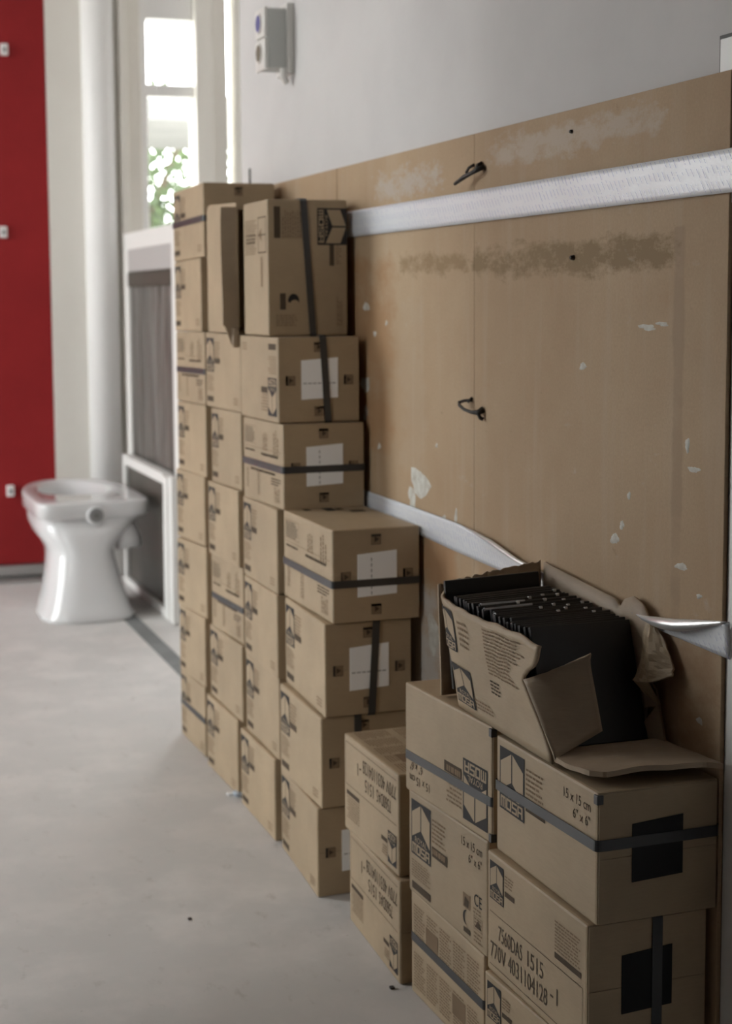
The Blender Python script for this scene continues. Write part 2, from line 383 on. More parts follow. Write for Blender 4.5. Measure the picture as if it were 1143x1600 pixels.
class Print:
    """flat print in metres on a face: (u right, v up, layer)"""
    def __init__(s): s.items = []
    def poly(s, pts, ink, layer=0): s.items.append(([(p[0], p[1]) for p in pts], [tuple(range(len(pts)))], ink, layer)); return s
    def rect(s, u0, v0, u1, v1, ink, layer=0): return s.poly([(u0, v0), (u1, v0), (u1, v1), (u0, v1)], ink, layer)
    def text(s, t, u0, v0, u1, v1, ink, layer=0):
        vs, fs = text_poly(t); s.items.append(([(u0+a*(u1-u0), v0+b_*(v1-v0)) for a, b_ in vs], fs, ink, layer)); return s
    def greek(s, u0, v0, u1, v1, rows, ink, seed=1, h=.45, layer=0, vertical=False):
        r = random.Random(seed); dv = (v1-v0)/rows
        for k in range(rows):
            u = u0; vv = v1-(k+1)*dv; end = u1-(u1-u0)*r.random()*.25
            while u < end-.002:
                w = min(r.uniform(.003, .010), end-u)
                s.rect(u, vv+dv*.2, u+w, vv+dv*(.2+h), ink, layer); u += w+r.uniform(.0010, .0022)
        return s
    def vgreek(s, u0, v0, u1, v1, cols, ink, seed=1):
        r = random.Random(seed); du = (u1-u0)/cols
        for k in range(cols):
            v = v0; uu = u0+k*du; end = v1-(v1-v0)*r.random()*.3
            while v < end-.002:
                w = min(r.uniform(.003, .009), end-v); s.rect(uu, v, uu+du*.5, v+w, ink); v += w+.0016
        return s
    def line(s, u0, v0, u1, v1, ink, w=.0007): return s.rect(u0, v0, max(u1, u0+w), max(v1, v0+w), ink)
    def frame(s, u0, v0, u1, v1, ink, w=.0008):
        s.rect(u0, v0, u1, v0+w, ink); s.rect(u0, v1-w, u1, v1, ink); s.rect(u0, v0, u0+w, v1, ink); s.rect(u1-w, v0, u1, v1, ink); return s
    def logo(s, u, v, w, h):
        """u,v: lower-left corner"""
        q = lambda a, b_: (u+a*w, v+(1-b_)*h)
        s.rect(u, v, u+w, v+h, 'ink')
        s.poly([q(.045, .235), q(.48, .045), q(.48, .50), q(.045, .685)][::-1], 'card_ink', 1)
        s.poly([q(.525, .045), q(.955, .235), q(.955, .725), q(.525, .50)][::-1], 'card_ink', 1)
        s.text('ROYAL', *q(.20, .755), *q(.80, .650), 'card_ink', 1)
        for i, ch in enumerate('MOSA'):
            a0 = .05+i*.228
            for (x0, y0, x1, y1) in GLYPH[ch]: 
                p, p2 = q(a0+x0*.205, .965-y0*.185), q(a0+x1*.205, .965-y1*.185); s.rect(p[0], p[1], p2[0], p2[1], 'card_ink', 1)
        return s
BL, BW, BH = .253, .153, .155            # carton length, depth, height
def p_brand(full):
    p = Print(); p.logo(.010, .061, .067, .083)
    p.greek(.081, .099, .128, .136, 6, 'ink_soft', 3)
    p.rect(.081, .079, .131, .094, 'ink_mid'); p.frame(.081, .079, .131, .094, 'ink'); p.greek(.084, .0815, .128, .0915, 1, 'ink_soft', 4, .8, 1)
    p.text('15 x 15 cm', .176, .128, .238, .140, 'ink_mid'); p.text('6" x 6"', .198, .110, .237, .122, 'ink_mid')
    if full:
        p.greek(.011, .026, .076, .054, 7, 'ink_soft', 5)
        p.rect(.012, .008, .076, .019, 'ink_mid'); p.frame(.012, .008, .076, .019, 'ink')
        p.text('CE', .215, .058, .238, .074, 'ink'); p.greek(.213, .046, .240, .056, 2, 'ink_soft', 6)
        p.rect(.181, .044, .203, .064, 'ink_soft'); p.poly([(.184, .046), (.198, .046), (.200, .056), (.188, .060)], 'ink_mid', 1)
        p.frame(.214, .026, .240, .044, 'ink_soft'); p.poly([(.218, .029), (.236, .029), (.227, .040)], 'ink_mid', 1); p.greek(.216, .029, .238, .043, 3, 'ink_soft', 9)
        n = 14; pts = [(.191+.010*math.cos(a), .031+.010*math.sin(a)) for a in [math.pi*.5+math.pi*k/(n-1) for k in range(n)]]
        pts += [(.191+.005*math.cos(a), .031+.009*math.sin(a)) for a in [math.pi*1.5-math.pi*k/(n-1) for k in range(n)]]
        p.poly(pts, 'ink'); p.rect(.183, .010, .203, .017, 'ink_mid')
        p.greek(.214, .008, .240, .024, 3, 'ink_soft', 8)
    return p
def p_far():
    p = Print(); p.logo(.008, .074, .056, .070)
    p.greek(.067, .104, .112, .138, 6, 'ink_soft', 3); p.rect(.067, .092, .108, .103, 'ink_mid')
    p.greek(.009, .034, .062, .068, 8, 'ink_soft', 5); p.rect(.010, .012, .058, .023, 'ink_mid')
    p.greek(.205, .012, .238, .028, 3, 'ink_soft', 8)
    return p
def p_code():
    p = Print(); p.logo(.008, .096, .038, .049)
    p.greek(.049, .124, .074, .140, 4, 'ink_soft', 13); p.rect(.049, .112, .075, .1185, 'ink_mid')
    p.greek(.178, .097, .240, .134, 9, 'ink_soft', 14); p.rect(.178, .088, .240, .095, 'ink_mid')
    p.line(.008, .0785, .244, .0793, 'ink_mid'); p.line(.008, .010, .244, .0108, 'ink_mid'); p.line(.2432, .010, .244, .0793, 'ink_mid')
    p.text('7560DAS', .032, .048, .096, .068, 'ink_code'); p.text('1515', .110, .048, .150, .068, 'ink_code'); p.text('-1', .168, .032, .186, .052, 'ink_code')
    p.text('770V 4031104128', .010, .020, .160, .041, 'ink_code')
    return p
def p_table():
    p = Print(); p.frame(.012, .108, .086, .142, 'ink_soft'); p.greek(.016, .110, .084, .140, 7, 'ink_mid', 23)
    p.vgreek(.132, .100, .162, .142, 3, 'ink_soft', 24); p.vgreek(.196, .094, .232, .142, 3, 'ink_soft', 25)
    p.line(.012, .102, .242, .1028, 'ink_soft'); p.greek(.016, .092, .092, .1, 1, 'ink_mid', 26); p.greek(.120, .088, .24, .099, 1, 'ink_mid', 29)
    p.vgreek(.022, .022, .038, .068, 2, 'ink_soft', 27); p.vgreek(.094, .014, .112, .062, 2, 'ink_soft', 28); p.greek(.05, .056, .23, .066, 1, 'ink_mid', 30)
    p.greek(.18, .040, .238, .055, 3, 'ink_mid', 31); p.vgreek(.20, .01, .235, .038, 4, 'ink_soft', 32)
    return p
def p_lang():
    p = Print()
    for k in range(5):
        a = .012+k*.047; p.greek(a, .078, a+.042, .138, 13, 'ink_soft', 40+k); p.greek(a, .012, a+.042, .066, 12, 'ink_soft', 50+k)
    p.rect(.056, .088, .100, .118, 'ink_soft', 0); p.rect(.150, .030, .194, .060, 'ink_soft', 0)
    return p
def p_standing():
    """long side of a carton stood on end, seen on its side: u across the carton depth, v up"""
    p = Print(); rot = Print().logo(0, 0, .067, .058)
    for vs, fs, ink, ly in rot.items: p.items.append(([(.095+v_, .233-u_) for u_, v_ in vs], fs, ink, ly))
    p.rect(.118, .128, .127, .168, 'ink_mid'); p.greek(.130, .130, .142, .166, 8, 'ink_soft', 61)
    p.rect(.012, .178, .024, .235, 'ink_mid'); p.vgreek(.028, .178, .066, .234, 8, 'ink_soft', 62)
    p.rect(.022, .048, .033, .078, 'ink_mid')
    n = 14; pts = [(.048+.011*math.cos(a), .063+.014*math.sin(a)) for a in [math.pi*k/(n-1) for k in range(n)]]
    pts += [(.050+.008*math.cos(a), .060+.006*math.sin(a)) for a in [math.pi-math.pi*k/(n-1) for k in range(n)]]
    p.poly(pts, 'ink'); p.greek(.014, .018, .060, .040, 5, 'ink_soft', 63); p.vgreek(.132, .018, .144, .08, 3, 'ink_soft', 64)
    return p
def p_standing_side():
    p = Print(); p.frame(.096, .152, .146, .218, 'ink_mid', .002); p.line(.096, .184, .146, .186, 'ink_mid'); p.poly([(.10, .186), (.118, .198), (.118, .172)], 'ink_soft')
    p.greek(.012, .150, .090, .216, 14, 'ink_soft', 71); p.greek(.02, .17, .08, .19, 3, 'ink_mid', 72); p.rect(.112, .09, .122, .145, 'ink_soft')
    return p
def p_end(label=True, black=False, vstrap=False):
    p = Print(); s = .0175
    if not black:
        for (u, v, a) in ((.014, .068, 0), (.123, .068, 0), (.067, .128, 1), (.067, .012, 2)):
            p.rect(u, v, u+s, v+s, 'ink_soft'); p.frame(u, v, u+s, v+s, 'ink_mid')
            p.rect(u, v, u+.004, v+s, 'ink') if a == 0 else p.rect(u, v+s-.004, u+s, v+s, 'ink')
            p.poly([(u+.006, v+.004), (u+.014, v+.009), (u+.006, v+.014)], 'ink_mid', 1)
    return p
PR = {'brand': p_brand(False), 'brand_full': p_brand(True), 'code': p_code(), 'table': p_table(), 'lang': p_lang(), 'top': Print().rect(.012, .030, .034, .042, 'ink_mid').rect(.014, .066, .046, .084, 'ink').rect(.020, .088, .040, .100, 'ink_mid').rect(.050, .104, .072, .130, 'ink_mid'), 'far': p_far(), 'end': p_end(), 'end_black': p_end(True, True), 'standing': p_standing(), 'standing_side': p_standing_side()}

# ------------------------------------------------------------------ cartons
def unit_box(bev, dims):
    b = MB(); b.box((0, 0, 0), dims, None, bev); return [(v[0]/dims[0], v[1]/dims[1], v[2]/dims[2]) for v in b.v], list(b.f)
UB = unit_box(.0035, (BL, BW, BH))
class Hex:
    """carton corners; a: far->near, b: room side->wall side, c: bottom->top"""
    def __init__(s, xf, yf, xn, yn, zbf, zbn, ztf, ztn, depth=BW):
        s.c = {}
        for a, (x, y, zb, zt) in enumerate(((xf, yf, zbf, ztf), (xn, yn, zbn, ztn))):
            for bb in (0, 1):
                s.c[a, bb, 0] = Vector((x+bb*depth, y, zb)); s.c[a, bb, 1] = Vector((x+bb*depth, y, zt))
        s.L = (Vector((xf, yf))-Vector((xn, yn))).length; s.Wd = depth; s.H = (ztf+ztn-zbf-zbn)/2
    def P(s, a, bb, c):
        q = Vector((0, 0, 0))
        for i in (0, 1):
            for j in (0, 1):
                for k in (0, 1): q += s.c[i, j, k]*((a if i else 1-a)*(bb if j else 1-bb)*(c if k else 1-c))
        return q
def put_print(hx, face, pr, parent, name, rot=False, off=.0005):
    if not pr.items: return None
    b = MB()
    FW, FH = {'side': (BL, BH), 'end': (BW, BH), 'top': (BL, BW), 'standing': (BW, .248), 'standing_side': (.155, .248)}[face]
    for vs, fs, ink, ly in pr.items:
        o = off+ly*.00025; out = []
        for u, v in vs:
            if rot: u, v = FW-u, FH-v
            if face in ('side', 'standing_side'): p = hx.P(u/FW, 0, v/FH); p.x -= o
            elif face in ('end', 'standing'): p = hx.P(1, u/FW, v/FH); p.y -= o
            else: p = hx.P(u/FW, v/FH, 1); p.z += o
            out.append(p)
        b.add(out, fs, M[ink])
    o = b.build(name, parent); o['kind'] = 'stuff'; return o
def ring(hx, plane, t, w, off, slant=0.0):
    """strap loop: plane 'h' at height fraction t, 'v' at depth fraction t; slant shifts it across the carton"""
    n = 5; pts = []
    def corner(cx, cy, a0):
        return [(cx+math.cos(a0+k*math.pi/2/(n-1)), cy+math.sin(a0+k*math.pi/2/(n-1))) for k in range(n)]
    A = hx.L; B = hx.Wd if plane == 'h' else hx.H; r = .004
    loop = []
    for (cx, cy, a0) in ((A-r, B-r, 0), (r, B-r, math.pi/2), (r, r, math.pi), (A-r, r, math.pi*1.5)):
        for k in range(n):
            a = a0+k*math.pi/2/(n-1); loop.append((cx+math.cos(a)*(r+off), cy+math.sin(a)*(r+off)))
    b = MB(); N = len(loop)
    def at(p, d, s_):
        a, q = p[0]/A, p[1]/B
        if plane == 'h': return hx.P(a, q, t+(d/hx.H)+slant*(a-.5))
        return hx.P(a, t+d/hx.Wd+slant*(q-.5), q)
    vs = [at(p, -w/2, 0) for p in loop]+[at(p, w/2, 0) for p in loop]
    fs = [(i, (i+1) % N, N+(i+1) % N, N+i) for i in range(N)]
    b.add(vs, fs, M['strap']); return b
def carton(label, hx, side, rot=False, end=None, strap=None, top=None, group='tile cartons stacked along the wall', st=.5, slant=0.0):
    t = thing('tile_carton', label, 'carton', group=group)
    b = MB(); b.add([hx.P(*v) for v in UB[0]], UB[1], M['card']); b.build('body', t, False)
    # glued end flaps: two thin leaves meeting across the near end
    b = MB()
    ev = []
    for (c0, c1) in ((.012, .497), (.503, .988)):
        q = [(1, .012, c0), (1, .988, c0), (1, .988, c1), (1, .012, c1)]
        base = [hx.P(*k) for k in q]; outp = [p+Vector((0, -.0011, 0)) for p in base]
        b.add(base+outp, [(4, 5, 6, 7), (0, 1, 5, 4), (1, 2, 6, 5), (2, 3, 7, 6), (3, 0, 4, 7)], M['card'])
    b.build('end_flap', t)
    if side: put_print(hx, 'side', PR[side], t, 'side_print', rot)
    if end in ('white', 'black', 'marks'):
        put_print(hx, 'end', PR['end_black' if end == 'black' else 'end'], t, 'end_print', False, .0015)
    if end in ('white', 'black'):
        b = MB(); bb, cc = ((.28, .73), (.27, .73)) if end == 'white' else ((.28, .70), (.30, .74))
        q = [hx.P(1, bb[0], cc[0]), hx.P(1, bb[1], cc[0]+.02), hx.P(1, bb[1], cc[1]+.03), hx.P(1, bb[0], cc[1])]
        o0 = [p+Vector((0, -.0012, 0)) for p in q]; o1 = [p+Vector((0, -.0021, 0)) for p in q]
        b.add(o0+o1, [(4, 5, 6, 7), (0, 1, 5, 4), (1, 2, 6, 5), (2, 3, 7, 6), (3, 0, 4, 7)], M['label' if end == 'white' else 'label_black'])
        if end == 'white':
            l0 = lambda a, c_: hx.P(1, bb[0]+a*(bb[1]-bb[0]), cc[0]+c_*(cc[1]-cc[0]))+Vector((0, -.0023, 0))
            for k in range(7):
                if strap == 'h': b.add([l0(.34, .05+k*.13), l0(.37, .05+k*.13), l0(.37, .13+k*.13), l0(.34, .13+k*.13)], [(0, 1, 2, 3)], M['label_line'])
                else: b.add([l0(.05+k*.13, .40), l0(.15+k*.13, .40), l0(.15+k*.13, .43), l0(.05+k*.13, .43)], [(0, 1, 2, 3)], M['label_line'])
        lb = b.build('label', t); lb['label'] = 'white paper label' if end == 'white' else 'black label'
    if top: put_print(hx, 'top', PR[top], t, 'top_print', False)
    if strap:
        s = ring(hx, strap, st, .0125 if strap == 'h' else .0130, .0026 if end else .0010, slant); o = s.build('strap', t, False)
        md = o.modifiers.new('thickness', 'SOLIDIFY'); md.thickness = .0007; md.offset = -1
    return t
G_ = .0009
def col_boxes(zn, zf, edges):
    """edges: level -> (xf, yf, xn, yn)"""
    out = {}
    for l in sorted(edges):
        zb_n = zn[l-2]+G_ if l > 1 else 0; zb_f = zf[l-2]+G_ if l > 1 else 0
        xf, yf, xn, yn = edges[l]; out[l] = Hex(xf, yf, xn, yn, zb_f, zb_n, zf[l-1], zn[l-1])
    return out
ORD = ['', 'bottom', 'second up', 'third up', 'fourth up', 'fifth up', 'sixth up', 'seventh up', 'topmost']
def lab(extra, l, top, where):
    pos = 'topmost' if l == top else ('bottom' if l == 1 else ORD[l])
    return '%s, %s in the %s' % (extra, pos, where)
# stack beside the leaning panels (farthest)
hA = col_boxes([.155, .309, .466, .620, .774, .930, 1.085, 1.239], [.153, .307, .461, .617, .771, .926, 1.081, 1.236],
    {8: (-.170, 3.469, -.172, 3.178), 7: (-.169, 3.470, -.171, 3.215), 6: (-.172, 3.452, -.169, 3.200), 5: (-.173, 3.446, -.167, 3.209),
     4: (-.175, 3.461, -.163, 3.247), 3: (-.180, 3.445, -.163, 3.240), 2: (-.176, 3.451, -.166, 3.250), 1: (-.173, 3.462, -.168, 3.252)})
WA = 'farthest stack beside the leaning panels'
for l in range(8, 0, -1):
    k = dict(side='far'); e = 'brown tile carton'
    if l in (8, 1): k.update(strap='h', st=.52); e = 'strapped brown tile carton'
    if l == 6: k = dict(side='table', strap='h', st=.46); e = 'strapped carton with printed table'
    if l == 8: k['end'] = 'marks'
    carton(lab(e, l, 8, WA), hA[l], **k)
hB = col_boxes([.157, .314, .469, .623, .779, .930], [.157, .311, .466, .621, .775, .930],
    {6: (-.172, 3.176, -.169, 2.912), 5: (-.172, 3.139, -.164, 2.934), 4: (-.175, 3.164, -.169, 2.946), 3: (-.170, 3.166, -.161, 2.945),
     2: (-.169, 3.191, -.167, 2.940), 1: (-.176, 3.202, -.171, 2.967)})
WB = 'stack below the gaping upright one'
for l in range(6, 0, -1):
    k = dict(side='far'); e = 'plain-sided brown tile carton'
    if l == 3: k = dict(side='table', strap='h', st=.44); e = 'strapped carton with printed table'
    carton(lab(e, l, 6, WB), hB[l], **k)
hC = col_boxes([.155, .309, .465, .621, .776, .930], [.154, .309, .464, .619, .774, .929],
    {6: (-.170, 2.907, -.169, 2.657), 5: (-.172, 2.887, -.165, 2.644), 4: (-.169, 2.907, -.171, 2.670), 3: (-.169, 2.906, -.173, 2.668),
     2: (-.167, 2.910, -.169, 2.675), 1: (-.175, 2.927, -.175, 2.690)})
WC = 'stack below the sealed upright one'
for l in range(6, 0, -1):
    k = dict(side='far'); e = 'brown tile carton without a strap'
    if l == 6: k = dict(side='far', rot=True, end='white', strap='v', st=.575, slant=-.06); e = 'white labelled carton with upright strap'
    if l == 5: k = dict(side='table', end='white', strap='h', st=.47); e = 'white labelled carton with level strap'
    carton(lab(e, l, 6, WC), hC[l], **k)
hD = col_boxes([.153, .308, .466, .622], [.150, .311, .467, .623],
    {4: (-.163, 2.653, -.161, 2.384), 3: (-.165, 2.643, -.173, 2.392), 2: (-.177, 2.641, -.179, 2.397), 1: (-.172, 2.657, -.185, 2.403)})
WD = 'four-high stack'
carton(lab('carton with a white label behind a level black strap', 4, 4, WD), hD[4], 'table', end='white', strap='h', st=.42, top='top')
carton(lab('carton with a white label under an upright black strap', 3, 4, WD), hD[3], 'far', end='white', strap='v', st=.56, slant=.06)
carton(lab('carton with an upright strap and no label showing', 2, 4, WD), hD[2], 'far', end='marks', strap='v', st=.42)
carton(lab('carton with a half hidden white label', 1, 4, WD), hD[1], 'far', end='white')
hE = col_boxes([.155, .309], [.152, .308], {2: (-.170, 2.304, -.170, 2.061), 1: (-.164, 2.300, -.175, 2.045)})
carton('upper carton of the two-high stack, its printed top in view', hE[2], 'code', rot=True, top='lang')
carton('lower carton of the two-high stack, on the floor', hE[1], 'code', rot=True)
hF = col_boxes([.150, .306, .459], [.153, .302, .458], {3: (-.175, 2.019, -.159, 1.757), 2: (-.170, 2.019, -.159, 1.770), 1: (-.165, 2.024, -.159, 1.780)})
WF = 'second stack from the camera'
tF3 = carton(lab('strapped carton with its emblem upside down', 3, 3, WF), hF[3], 'brand', rot=True, strap='h', st=.345, slant=.02)
carton(lab('unstrapped carton with a large upright emblem', 2, 3, WF), hF[2], 'brand_full')
carton(lab('strapped carton with columns of small text', 1, 3, WF), hF[1], 'lang', strap='h', st=.55)
hG = col_boxes([.145, .302, .455], [.150, .306, .454], {3: (-.160, 1.740, -.154, 1.486), 2: (-.170, 1.745, -.161, 1.494), 1: (-.175, 1.742, -.158, 1.504)})
WG = 'frontmost stack'
tG3 = carton(lab('carton with a black label on a level strap', 3, 3, WG), hG[3], 'brand', end='black', strap='h', st=.590, slant=.03)
carton(lab('carton with stamped digits and an upright strap', 2, 3, WG), hG[2], 'code', end='black', strap='v', st=.57)
carton(lab('carton reaching out of the picture', 1, 3, WG), hG[1], 'code')

def clip(t, hx, c, mat='black'):                  # small black corner protector left from the strapping
    p = hx.P(1, 0, c); dz = -.013 if c > .5 else .002
    b = MB(); b.box((p.x-.0022, p.y-.0030, p.z+dz), (p.x+.0060, p.y+.0055, p.z+dz+.0105), M['strap'], .0008); b.build('corner_clip', t)
clip(tF3, hF[3], 1); clip(tF3, hF[3], 0); clip(tG3, hG[3], 1)

# two cartons stood on end on top of the tall stacks
def standing(label, hx, near_print, strap, flap=False):
    t = thing('tile_carton', label, 'carton', group='tile cartons stacked along the wall')
    if not flap:
        b = MB(); b.add([hx.P(*v) for v in UB[0]], UB[1], M['card']); b.build('body', t)
    put_print(hx, 'standing_side', PR['standing_side'], t, 'side_print')
    if near_print: put_print(hx, 'standing', PR['standing'], t, 'end_print')
    if strap:
        o = ring(hx, 'v', .50, .0125, .0016, -.11).build('strap', t, False); md = o.modifiers.new('thickness', 'SOLIDIFY'); md.thickness = .0007; md.offset = -1
    return t
hC7 = Hex(-.168, 2.880, -.168, 2.716, .931, .931, 1.176, 1.1765, .151)
standing('sealed carton stood on end with an upright black strap', hC7, True, True)
hB7 = Hex(-.170, 3.152, -.168, 2.925, .932, .932, 1.190, 1.182, .150)
tb = standing('opened carton stood on end with its flap torn out', hB7, False, False, True)
b = MB()                                          # hollow shell: floor, back, two walls and the printed front
Q = hB7.P
def slab(a0, a1, b0, b1, c0, c1):
    vs = [Q(a, bb, c) for a in (a0, a1) for bb in (b0, b1) for c in (c0, c1)]
    b.add(vs, [(0, 1, 3, 2), (4, 6, 7, 5), (0, 4, 5, 1), (2, 3, 7, 6), (0, 2, 6, 4), (1, 5, 7, 3)], M['card'])
slab(0, 1, 0, 1, 0, .016); slab(0, 1, .98, 1, .016, 1); slab(0, .016, 0, .98, .016, 1)
slab(.016, 1, .02, .98, .95, .965)
b.build('body', tb)
def frontpanel(u, v):                              # printed front leaf with a rounded top corner
    p = Q(.0+u*1.0, 0, v)
    if v > .9 and u < .12: p.z -= .012*((.12-u)/.12)**2*((v-.9)/.1)
    return (p.x, p.y, p.z)
grid_mesh('front_leaf', 16, 14, frontpanel, M['card'], tb, .003, False)
def outflap(u, v):                                 # flap swung out towards the room, lower corner torn
    x = -.1655-.034*u; z = .948+v*.216+.010*u*(1 if v > .5 else 0); y = 2.928-.004*u*math.sin(v*5+1)
    if v < .12: z -= .042*(1-v/.12)*max(0, 1-abs(u-.45)/.45)
    if v > .85: z += .010*(1-u)
    return (x, y, z)
grid_mesh('torn_flap', 9, 22, outflap, M['card_in'], tb, .003, False)
def inflap(u, v):
    return (-.160+.10*u, 2.922-.02*u, .94+v*.235)
b = MB(); b.box((-.182, 2.917, .905), (-.168, 2.926, .945), M['card_in'], .004); ob = b.build('torn_scrap', tb)

# ------------------------------------------------------------------ torn open carton full of black tiles
oc = thing('open_carton', 'torn open cardboard carton holding black tiles on top of the near stacks', 'carton')
Z0 = .4605
def lerp(a, b_, t): return a+(b_-a)*t
def pl(pts, t):
    """piecewise linear lookup in [(t, value...)]"""
    for (t0, *a), (t1, *c) in zip(pts, pts[1:]):
        if t <= t1: k = (t-t0)/(t1-t0) if t1 > t0 else 0; return [lerp(x, y, k) for x, y in zip(a, c)]
    return list(pts[-1][1:])
def wob(x, y, s=1.0): return noise.noise(Vector((x*s, y*s, 3.3)))
# left wall: u from back to front, v from bottom to top
TOPL = [(0, 1.922, .6045), (.12, 1.895, .5985), (.40, 1.803, .5955), (.75, 1.692, .5970), (1, 1.612, .5945)]
FRONTL = [(0, 1.584), (.10, 1.592), (.38, 1.628), (.60, 1.660), (.68, 1.652), (.74, 1.640), (.82, 1.622), (1, 1.612)]
def leftwall(u, v):
    yb = lerp(1.885, 1.584, u); zt = pl(TOPL, u); yt = zt[0]
    if u > .55:
        k = (u-.55)/.45; y = lerp(lerp(lerp(1.885, 1.584, .55), pl(TOPL, .55)[0], v), pl(FRONTL, v)[0], k)
    else: y = lerp(yb, yt, v)
    z = lerp(Z0, zt[1], v)+.003*wob(u*9, v*3)*v
    x = -.1595-.0095*v**1.2*(.4+.6*math.sin(math.pi*min(1, u+.15)))+.002*wob(u*4, v*4+7)
    if u < .08: x += .012*(1-u/.08)
    return (x, y, z)
lw = grid_mesh('left_wall', 30, 16, leftwall, M['card'], oc, .0032, True, M['card_edge'])
pr = MB()                                           # print on the left wall
def on_left(u, v): p = leftwall(u, v); return (p[0]-.0026, p[1], p[2])
def lw_items(P_, u0, v0, u1, v1, w, h, rot):
    for vs, fs, ink, ly in P_.items:
        def pt(a, c):
            q = on_left(u0+a/w*(u1-u0), v0+c/h*(v1-v0)); return (q[0]-ly*.0005, q[1], q[2])
        if len(fs) == 1 and len(vs) == 4:                # follow the bulge: subdivide quads
            n = 7; g = []
            for i in range(n+1):
                for j in range(n+1):
                    a, c = i/n, j/n; k = [(1-a)*(1-c), a*(1-c), a*c, (1-a)*c]
                    g.append(pt(sum(k[m]*vs[m][0] for m in range(4)), sum(k[m]*vs[m][1] for m in range(4))))
            pr.add(g, [(i*(n+1)+j, (i+1)*(n+1)+j, (i+1)*(n+1)+j+1, i*(n+1)+j+1) for i in range(n) for j in range(n)], M[ink])
        else: pr.add([pt(a, c) for a, c in vs], fs, M[ink])
lw_items(Print().logo(0, 0, .067, .083), .03, .55, .20, .92, .067, .083, False)
lw_items(Print().greek(0, 0, .05, .03, 5, 'ink_soft', 81), .24, .62, .36, .88, .05, .03, False)
lw_items(Print().logo(0, 0, .067, .083), .10, .07, .30, .42, .067, .083, False)
lw_items(Print().greek(0, 0, .08, .06, 13, 'ink_soft', 83), .50, .50, .90, .93, .08, .06, False)
lw_items(Print().greek(0, 0, .06, .02, 3, 'ink_soft', 84), .30, .10, .5, .2, .06, .02, False)
lw_items(Print().greek(0, 0, .03, .03, 4, 'ink_mid', 85), .50, .33, .62, .46, .03, .03, False)
pr.build('side_print', oc)['kind'] = 'stuff'
def backwall(u, v):
    zt = lerp(.611, .634, u)+.0025*wob(u*34, 0)+.0012*math.sin(u*70)
    return (lerp(-.160, -.0062, u), 1.921+.012*v+.004*math.sin(u*3), lerp(Z0, zt, v))
grid_mesh('back_wall', 40, 6, backwall, M['card_in'], oc, .003, True, M['card_edge'])
RT = [(0, 1.921, .634), (.35, 1.80, .627), (.62, 1.712, .621), (.68, 1.700, .612), (.74, 1.690, .6245), (.82, 1.668, .632), (.92, 1.640, .626), (1, 1.624, .612)]
def rightwall(u, v):
    yt, zt = pl(RT, u); yb = lerp(1.921, 1.640, u)
    return (-.0058-.004*math.sin(u*math.pi)*v-.006*max(0, u-.8)*5*v, lerp(yb, yt, v), lerp(Z0, zt, v))
grid_mesh('right_wall', 44, 8, rightwall, M['card_in'], oc, .003, True, M['card_edge'])
# torn and folded front corner on the right
TF = [[(-.012, 1.629, .614), (-.011, 1.622, .612), (-.010, 1.614, .606)],
      [(-.015, 1.631, .594), (-.018, 1.612, .592), (-.009, 1.594, .592)],
      [(-.014, 1.633, .572), (-.022, 1.606, .574), (-.009, 1.580, .576)],
      [(-.017, 1.637, .552), (-.024, 1.602, .556), (-.010, 1.571, .563)],
      [(-.023, 1.641, .533), (-.027, 1.600, .541), (-.014, 1.567, .5555)]]
def torn(u, v):
    i = u*4; a = int(min(3, i)); k = i-a; j = v*2; c = int(min(1, j)); m_ = j-c
    f = lambda r_, q: Vector(TF[r_][q])
    p = f(a, c).lerp(f(a, c+1), m_).lerp(f(a+1, c).lerp(f(a+1, c+1), m_), k)
    return (p.x+.0018*wob(u*9, v*7), p.y+.0016*wob(u*9+3, v*8), p.z+.0012*wob(u*10, v*10+2))
grid_mesh('torn_corner', 17, 11, torn, M['card'], oc, .003, False, M['card_edge'])
b = MB()                                            # folded-under tip and the loose wedge below it
def plate(pts, n, th, mat):
    n = Vector(n).normalized()*th; k = len(pts); vs = [Vector(p) for p in pts]
    b.add([v for v in vs]+[v+n for v in vs], [tuple(range(k)), tuple(range(2*k-1, k-1, -1))]+[(i, i+k, (i+1) % k+k, (i+1) % k) for i in range(k)], mat)
plate([(-.023, 1.641, .533), (-.026, 1.605, .539), (-.013, 1.598, .513), (-.019, 1.622, .522)], (1, 0, .3), .003, M['card'])
b.build('torn_tip', oc); b = MB()
plate([(-.014, 1.598, .514), (-.016, 1.652, .4635), (-.008, 1.590, .4635)], (1, .2, 0), .003, M['card_in'])
plate([(-.012, 1.640, .545), (-.014, 1.604, .530), (-.012, 1.600, .512), (-.010, 1.636, .500)], (1, .2, 0), .003, M['card_in'])
b.build('torn_wedge', oc)
# front leaf folded in from the left wall
FL = [Vector((-.1585, 1.581, .467)), Vector((-.088, 1.600, .4885)), Vector((-.1645, 1.654, .5440)), Vector((-.100, 1.612, .5790))]
def foldleaf(u, v):
    p = FL[0].lerp(FL[1], u).lerp(FL[2].lerp(FL[3], u), v)
    zz = .004*math.sin(u*math.pi)*v
    if v > .9: p = p+Vector((0, -.006*(v-.9)*10, .002))*(u if u > .15 else 0)
    return (p.x, p.y-zz, p.z+.0015*wob(u*16, v*2)*v)
grid_mesh('front_leaf', 18, 14, foldleaf, M['card_in'], oc, .0032, True, M['card_edge'])
